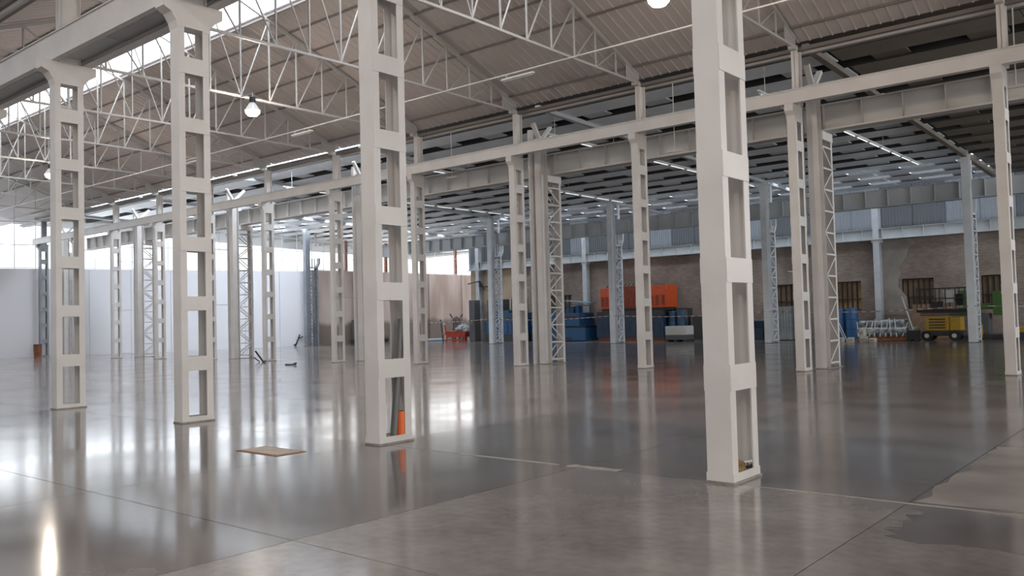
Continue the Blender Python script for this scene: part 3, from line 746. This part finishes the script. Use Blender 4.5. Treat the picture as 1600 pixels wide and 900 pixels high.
# mid blue
m2 = machine('blue_container', 'large bright blue low container beside the laced column', 'container', -38.3, -33.6, 48.0, 49.8, [
    ('lower_box', 0,1,0,1,0.05,.92,BLUE), ('gap_strip', .01,.99,.03,.97,.92,1.05,BLACK)])
MB().box(.3, 1.2, -.93, -.9, .12, .3).build('vent', DARK, m2)
m3 = machine('blue_container', 'bright blue container stacked on the low one beside the laced column', 'container', -38.3, -34.0, 48.0, 49.8, [
    ('upper_box', 0,.98,0,1,1.05,1.9,BLUE), ('control_strip', .55,.95,-.02,.0,1.55,1.75,DARK), ('lid', .0,.98,.02,.98,1.9,1.96,TEAL)])
b = thing('machine_parts', 'heap of blue machine parts with a white post on top of the stacked blue containers', 'machine parts', (-36.4, 48.8, 1.96))
rr = random.Random(5)
for i in range(11):
    x = -1.6+.32*i; hh = rr.uniform(.15,.5); MB().box(x, x+.28, rr.uniform(-.5,-.2), rr.uniform(.1,.5), 0, hh).build('casting', (TEAL, BLUED, BLUE, DARK)[i % 4], b)
MB().bar((-1.15,-.3,.3),(-1.15,-.3,.85),.1,.1,8).build('post', WHITEP, b)
t = thing('sheet_stack', 'pale blue sheet slanting over the machine parts', 'sheet', (-35.0, 49.3, 2.5))
MB().bar((-1.0,0,.35),(1.3,-.1,.12),.9,.05).build('sheet', PALEBLUE, t); MB().bar((-.8,-.3,.1),(1.0,-.3,-.05),.5,.04).build('sheet', TEAL, t)
MB().box(-.9,-.85,-.2,-.15,-.55,.2).build('leg', BLUED, t); MB().box(1.05,1.1,-.2,-.15,-.55,.0).build('leg', BLUED, t)
# navy crates under orange units
for k in range(3):
    x0 = -32.8+1.75*k
    cr = machine('navy_crate', ['dark navy crate below the narrow orange unit', 'dark navy crate below the wide orange unit', 'dark navy crate below the bright orange unit'][k], 'crate', x0, x0+1.65, 48.2, 49.7, [
        ('skid', .05,.95,.05,.95,0,.22,RUST), ('body', 0,1,0,1,.22,1.6,BLUED), ('lid', .01,.99,.02,.98,1.6,1.98,DARK)], 'navy crates under the orange units')
    for j in range(3): MB().box(-.7+j*.5, -.4+j*.5, -.78, -.75, .5, 1.2).build('panel', BLUED, cr)
for k, (x0, x1, m_, lab, z1) in enumerate(((-32.5, -31.4, ORANGEM, 'narrow orange machine unit at the left of the orange row', 3.55), (-31.35, -28.95, ORANGED, 'wide dull orange machine unit in the middle of the orange row', 3.62), (-28.7, -27.35, ORANGEM, 'bright orange machine unit at the right of the orange row', 3.6))):
    o = machine('orange_unit', lab, 'machine', x0, x1, 48.3, 49.6, [('body', 0,1,0,1,2.15,z1,m_), ('foot', .05,.95,.05,.95,1.98,2.15,DARK)], 'orange machine units')
    W = x1-x0
    nb = max(2, int(W/.35))
    for j in range(nb): MB().box(-W/2+.1+j*(W-.1)/nb, -W/2+.1+j*(W-.1)/nb+.2, -.68, -.65, 2.3, 2.95).build('front_panel', ORANGED, o)
    for j in range(nb): MB().bar((-W/2+.2+j*.3, -.2, z1), (-W/2+.3+j*.3, -.1, z1+rr.uniform(.06,.22)), .07, .07, 6).build('fitting', DARK, o)
def drum(loc, r, hh, m_, label, group):
    t = thing('drum', label, 'barrel', loc, 0, group)
    MB().lathe([(r*.95,0),(r,.03),(r,hh*.33),(r*1.04,hh*.35),(r,hh*.37),(r,hh*.64),(r*1.04,hh*.66),(r,hh*.68),(r,hh-.04),(r*.94,hh)], n=20).build('body', m_, t)
    MB().lathe([(r*.85,0),(r*.86,.015)], (0,0,hh), 20).build('lid', BLUED, t)
for k, (x, lab) in enumerate(((-27.3, 'left blue drum behind the white wrapped crate'), (-26.65, 'right blue drum behind the white wrapped crate'))):
    st = machine('drum_stand', lab.replace('blue drum', 'dark stand under the blue drum'), 'stand', x-.3, x+.3, 48.5, 49.1, [('frame', 0,1,0,1,0,.9,DARK), ('top', -.02,1.02,-.02,1.02,.9,.94,DGREY)])
    drum((x, 48.8, .94), .29, .95, TEAL, lab, 'blue drums by the orange units')
rk = machine('dark_shelf', 'dark low shelf over the two blue drums', 'shelf', -27.6, -26.4, 49.2, 49.8, [('leg', 0,.04,0,1,0,2.0,DARK), ('leg', .96,1,0,1,0,2.0,DARK), ('board', 0,1,0,1,2.0,2.06,DARK)])
ib = machine('wrapped_crate', 'white wrapped crate on a grey pallet in front of the blue drums', 'crate', -26.35, -24.95, 46.1, 47.2, [
    ('pallet_foot', 0,.15,0,1,0,.12,DARK), ('pallet_foot', .42,.58,0,1,0,.12,DARK), ('pallet_foot', .85,1,0,1,0,.12,DARK), ('pallet_deck', 0,1,0,1,.12,.2,DGREY), ('lower_tray', .01,.99,.02,.98,.2,.42,DGREY), ('carton', .01,.99,.02,.98,.42,.95,WHITEP)])
for i in range(7): MB().box(-.6+i*.19, -.58+i*.19, -.56, -.54, .42, .95).build('rib', WHITEP, ib)
machine('dark_cabinet', 'dark low cabinet mostly hidden by the nearest column', 'cabinet', -25.9, -23.2, 48.6, 49.8, [('body', 0,1,0,1,0,1.6,DGREY), ('door', .05,.48,-.02,0,.1,1.5,DARK), ('door', .52,.95,-.02,0,.1,1.5,DARK), ('rust_panel', .3,.6,-.03,-.02,.7,1.2,RUST)])
machine('dark_crate', 'dark blue open crate right of the nearest column', 'crate', -22.4, -21.0, 48.2, 49.4, [('base', 0,1,0,1,0,.12,DARK), ('side', 0,.06,0,1,.12,1.15,BLUED), ('side', .94,1,0,1,.12,1.15,BLUED), ('back', .06,.94,.9,1,.12,1.15,BLUED), ('front', .06,.94,0,.1,.12,.7,BLUED)])
t = machine('sheet_pile', 'stack of upright grey corrugated steel sheets under the amber window', 'sheets', -20.5, -18.9, 47.6, 48.6, [('frame', 0,1,.6,1,0,1.7,DGREY)])
cs = corr(1.5, .05, 1.95).mesh('corrugated_sheet', STEEL)
for i in range(5): link('corrugated_sheet', cs, t, (-.75+.03*i, -.5+.12*i, 0))
for k, (x, lab) in enumerate(((-16.65, 'tall blue drum partly behind the first laced column from the right'), (-15.95, 'tall blue drum standing free right of the other tall drum'))):
    drum((x, 48.6, .0), .33, 1.75, BLUEB, lab, 'tall blue drums under the boarded window')
scrap('lean_poles', 'thin pale poles leaning in front of the tall blue drums', 'poles', (-15.9, 46.2, 0), [((.45,0,.02),(-.55,.6,1.9)), ((.3,.1,.02),(-.6,.7,1.7))], WHITEP, .045)
for k, (x, y_, z_, w_, h_, lab) in enumerate(((-15.1, 44.2, 0, .34, .26, 'cream block lying leftmost of the small blocks on the floor'), (-14.62, 44.3, 0, .3, .26, 'cream block lying second from left of the small blocks on the floor'), (-14.05, 44.5, 0, .36, .3, 'white block under the tall one of the small blocks'), (-14.1, 44.5, .3, .26, .36, 'white block standing on top of another small block'), (-13.55, 44.3, 0, .28, .22, 'pale block lying rightmost of the small blocks on the floor'))):
    t = thing('stone_block', lab, 'block', (x, y_, z_), rnd.uniform(-.2,.2), 'small pale blocks')
    MB().box(-w_/2, w_/2, -.15, .15, 0, h_).build('block', CREAM, t, bevel=.03); MB().box(-w_/2+.05, w_/2-.05, -.156, -.15, h_*.3, h_*.6).build('groove', CONC, t)
# wrapped bundle on pallet
pl = machine('wooden_pallet', 'reddish wooden pallet under the film-wrapped bundle', 'pallet', -14.85, -12.3, 45.9, 47.3, [('runner', 0,1,0,.1,0,.1,WOOD), ('runner', 0,1,.45,.55,0,.1,WOOD), ('runner', 0,1,.9,1,0,.1,WOOD)] + [('plank', i/9+.01, (i+1)/9-.015, 0, 1, .1, .14, WOOD) for i in range(9)] + [('edge_board', 0,1,-.02,0,.02,.14,WOOD)])
wb_ = thing('wrapped_bundle', 'bundle of grey rolls wrapped in clear film on the wooden pallet', 'bundle', (-13.6, 46.6, .14))
for i in range(4): MB().bar((-1.25, -.45+.3*i, .35), (1.2, -.45+.3*i, .35), .5, .5, 12).build('roll', WRAP, wb_)
for i in range(3): MB().bar((-1.2, -.3+.3*i, .72), (1.05, -.3+.3*i, .76), .42, .42, 12).build('roll', WRAP, wb_)
MB().bar((1.15, -.5, .3), (1.35, .4, .3), .5, .5, 14).build('roll', WRAP, wb_)
for i in range(9): MB().bar((-1.15+.27*i, -.74, .1), (-1.1+.27*i+rr.uniform(-.2,.25), -.5, rr.uniform(.8, 1.05)), .05, .01).build('film_strap', WHITEP, wb_)
MB().box(-1.2,1.2,-.6,.6,0,.12).build('tray', RUST, wb_)
t = thing('brown_board', 'large brown board leaning behind the wrapped bundle', 'board', (-11.75, 48.0, 0)); MB().prism([(0,0),(.06,0),(.66,1.85),(.6,1.85)], -1.0, .8, 'x').build('board', BOARD, t); MB().box(-.9,.7,-.03,.05,.0,.08).build('foot_batten', WOOD, t)
# yellow scissor lift
sl = thing('scissor_lift', 'yellow scissor lift with a black guard-railed platform', 'lift', (-10.75, 46.4, 0))
MB().box(-.95,.95,-.38,.38,.25,.5).build('chassis', DARK, sl, bevel=.03)
for x in (-.7, .55):
    for y_ in (-.42, .42):
        o = MB().bar((x, y_-.08, .26), (x, y_+.08, .26), .52, .52, 18).build('wheel', BLACK, sl)
        MB().bar((x, y_-.1, .26), (x, y_+.1, .26), .22, .22, 12).build('hub', WHITEP, o)
MB().box(-.75,.3,-.4,.4,.5,1.22).build('body', YELLOW, sl, bevel=.04); MB().box(.32,.85,-.38,.38,.5,1.18).build('side_pod', YELLOW, sl, bevel=.04)
for i in range(4): MB().box(-.6,.15,-.425,-.4,.62+.14*i,.68+.14*i).build('grille', DARK, sl)
for z in (1.26, 1.36):
    MB().box(-1.0,1.0,-.36,-.30,z,z+.05).build('scissor_arm', DARK, sl); MB().box(-1.0,1.0,.30,.36,z,z+.05).build('scissor_arm', DARK, sl)
MB().box(-1.15,1.1,-.42,.42,1.42,1.56).build('platform', BLACK, sl)
for x in (-1.12,-.7,-.25,.2,.65,1.07):
    for y_ in (-.4,.4): MB().bar((x,y_,1.56),(x,y_,2.6),.04).build('rail_post', DARK, sl)
for z in (2.1, 2.6):
    for y_ in (-.4,.4): MB().bar((-1.12,y_,z),(1.07,y_,z),.05).build('guard_rail', DARK, sl)
    for x in (-1.12,1.07): MB().bar((x,-.4,z),(x,.4,z),.05).build('guard_rail', DARK, sl)
MB().box(.1,.55,-.36,-.2,1.9,2.5).build('control_box', WHITEP, sl); MB().box(.6,.95,-.3,-.1,1.75,2.3).build('tool_bag', BLACK, sl); MB().box(-.5,.0,-.3,0,1.56,1.95).build('tool_bag', DARK, sl)
t = thing('drawbar', 'white slanting pole on a small black trolley at the left of the yellow lift', 'trolley', (-11.95, 45.4, 0))
MB().bar((0,0,.6),(-.45,-.05,2.25),.07,.07,8).build('pole', WHITEP, t); MB().box(-.25,.3,-.2,.2,.1,.55).build('body', BLACK, t); MB().bar((-.15,-.22,.12),(-.15,.22,.12),.24,.24,12).build('wheel', BLACK, t); MB().bar((.2,-.22,.12),(.2,.22,.12),.24,.24,12).build('wheel', BLACK, t); MB().bar((0,0,.5),(0,0,.62),.1,.1,8).build('joint', STEEL, t)
# green machine behind the rightmost fork column
g = machine('green_machine', 'green machine half hidden behind the right fork-headed column', 'machine', -10.6, -8.1, 47.9, 49.3, [('base', .1,.9,0,1,0,.25,DARK), ('pedestal', .35,.6,.2,.8,.25,1.3,DGREY), ('arm', .05,.3,.2,.8,1.2,2.5,GREEN), ('arm', .68,.95,.2,.8,1.2,2.4,GREEN), ('beam', .05,.95,.3,.7,1.5,1.8,GREEN), ('side_box', .3,.5,-.05,.1,.1,.75,YELLOW)])
machine('dark_skid', 'low dark skid with a yellow cap right of the fork-headed column', 'skid', -8.0, -5.9, 47.5, 48.7, [('base', 0,1,0,1,0,.35,DARK), ('cap', .05,.25,.1,.6,.35,.6,YELLOW), ('block', .6,.9,.1,.8,.35,.7,TEAL)])
# red frame corner
rf = thing('red_frame', 'orange-red steel frame and trough lying in the far corner', 'frame', (-46.9, 49.6, 0))
MB().prism([(-1.2,.85),(1.1,.75),(.95,.35),(-1.0,.35)], -.5, .3, 'y').build('trough', REDM, rf)
for x in (-1.0,-.3,.4,1.0): MB().bar((x,-.5,0),(x,-.5,.4),.09).build('leg', REDM, rf); MB().bar((x,.3,0),(x,.3,.4),.09).build('leg', REDM, rf)
MB().bar((-1.1,-.5,.12),(1.1,-.5,.12),.1).build('rail', REDM, rf); MB().bar((-1.15,-.4,.8),(-1.3,-.4,1.3),.08).build('horn', REDM, rf)
tg = crumple('plastic_sheet', 'crumpled white plastic sheet on the red frame', 'plastic sheet', (-46.4, 49.4, .82), .75, .4, .55, WRAP, 9)
bs = thing('black_basket', 'black slatted basket chair beside the white plastic sheet', 'chair', (-47.6, 50.3, 0))
for i in range(5): MB().box(-.42+.18*i,-.34+.18*i,-.3,-.26,.5,2.0-.08*abs(i-2)).build('slat', DARK, bs)
MB().box(-.5,.45,-.3,.3,.9,1.0).build('seat', DARK, bs); MB().bar((-.5,-.28,1.9),(-.75,-.28,2.2),.08).build('arm', DARK, bs); MB().bar((.45,-.28,1.9),(.65,-.28,2.15),.08).build('arm', DARK, bs)
for x in (-.45,.4): MB().bar((x,0,0),(x,0,.9),.07).build('leg', DARK, bs)
for k, dx in enumerate((0, .35)):
    t = thing('plank', ['dark plank leaning left of the red frame', 'pale plank leaning left of the red frame'][k], 'plank', (-49.2+dx, 49.8, 0)); MB().bar((.25,0,.02),(-.3,.3,1.75-.3*k),.12,.05).build('board', (DARK, CREAM)[k], t); MB().bar((.1,.06,.5),(.06,.1,.65),.14,.07).build('cleat', WOOD, t)
gc = thing('grey_locker', 'tall dark grey locker beside the far wall column', 'locker', (-44.9, 49.2, 0)); MB().box(-.3,.3,-.3,.35,0,3.2).build('body', DGREY, gc, bevel=.03); dl = MB().box(-.27,-.01,-.32,-.3,.1,3.1).build('door', DGREY, gc); dr = MB().box(.01,.27,-.32,-.3,.1,3.1).build('door', DGREY, gc)
MB().box(-.06,-.03,-.35,-.32,1.3,1.6).build('handle', STEEL, dl); MB().box(.03,.06,-.35,-.32,1.3,1.6).build('handle', STEEL, dr)
rp = thing('rusty_pipe', 'rusty vertical pipe with a dark valve on the ochre wall', 'pipe', (-44.0, 50.2, 0)); MB().bar((0,0,.0),(0,0,5.5),.1,.1,8).build('pipe', RUST, rp); MB().bar((0,-.02,4.2),(-1.3,-.1,4.35),.1,.1,8).build('branch_pipe', DARK, rp); MB().bar((-.6,-.1,4.0),(-1.1,-.1,4.7),.14,.1).build('valve', DARK, rp); MB().bar((-.9,-.32,4.7),(-1.9,-.6,4.5),.07).build('lever', DARK, rp)
# barrier tape strung between the fork-headed columns
cxs = [-8.95-9.82*k for k in range(5)]
for k in range(5):
    xa = cxs[k-1]-.12 if k else 4.0; xb = cxs[k]+.12
    t = thing('barrier_tape', 'sagging red and white barrier tape, %s span from the right between the fork-headed columns' % ORD[k], 'tape', (0, 43.695, 0), 0, 'barrier tape spans')
    n = 44; bw, br_ = MB(), MB()
    for i in range(n):
        s0, s1 = i/n, (i+1)/n
        f = lambda s: (xa+(xb-xa)*s, 0, 1.68-.14*math.sin(PI*s))
        p, q = f(s0), f(s1); bb = bw if i % 2 else br_
        kk = len(bb.v); bb.v += [(p[0],0,p[2]-.022),(q[0],0,q[2]-.022),(q[0],0,q[2]+.022),(p[0],0,p[2]+.022),(p[0],.002,p[2]-.022),(q[0],.002,q[2]-.022),(q[0],.002,q[2]+.022),(p[0],.002,p[2]+.022)]
        bb.f += [(kk,kk+1,kk+2,kk+3),(kk+7,kk+6,kk+5,kk+4)]
    bw.build('white_stripes', TAPEW, t); br_.build('red_stripes', TAPER, t)
# stained pipe stub and box at the stained wall
t = thing('grey_box', 'tall grey box against the stained wall beside the end column', 'box', (-53.5, 44.6, 0)); MB().box(-.2,.2,-.35,.35,.35,1.9).build('body', DGREY, t); MB().box(-.25,.25,-.45,.45,0,.35).build('base', DARK, t)
t = thing('dark_motor', 'small dark motor on the floor by the stained wall', 'motor', (-53.3, 47.2, 0)); MB().bar((0,-.4,.3),(0,.4,.3),.5,.5,14).build('casing', DARK, t); MB().box(-.25,.25,-.35,.35,0,.12).build('foot', DARK, t)
t = thing('grey_tarp', 'pale flat tarp folded on the floor before the stained wall', 'tarp', (-50.6, 50.4, 0)); MB().box(-.6,.6,-1.4,1.4,0,.12).build('fold', PALEBLUE, t, bevel=.03); MB().box(-.4,.5,-1.0,.8,.12,.2).build('fold', WHITEP, t, bevel=.03)
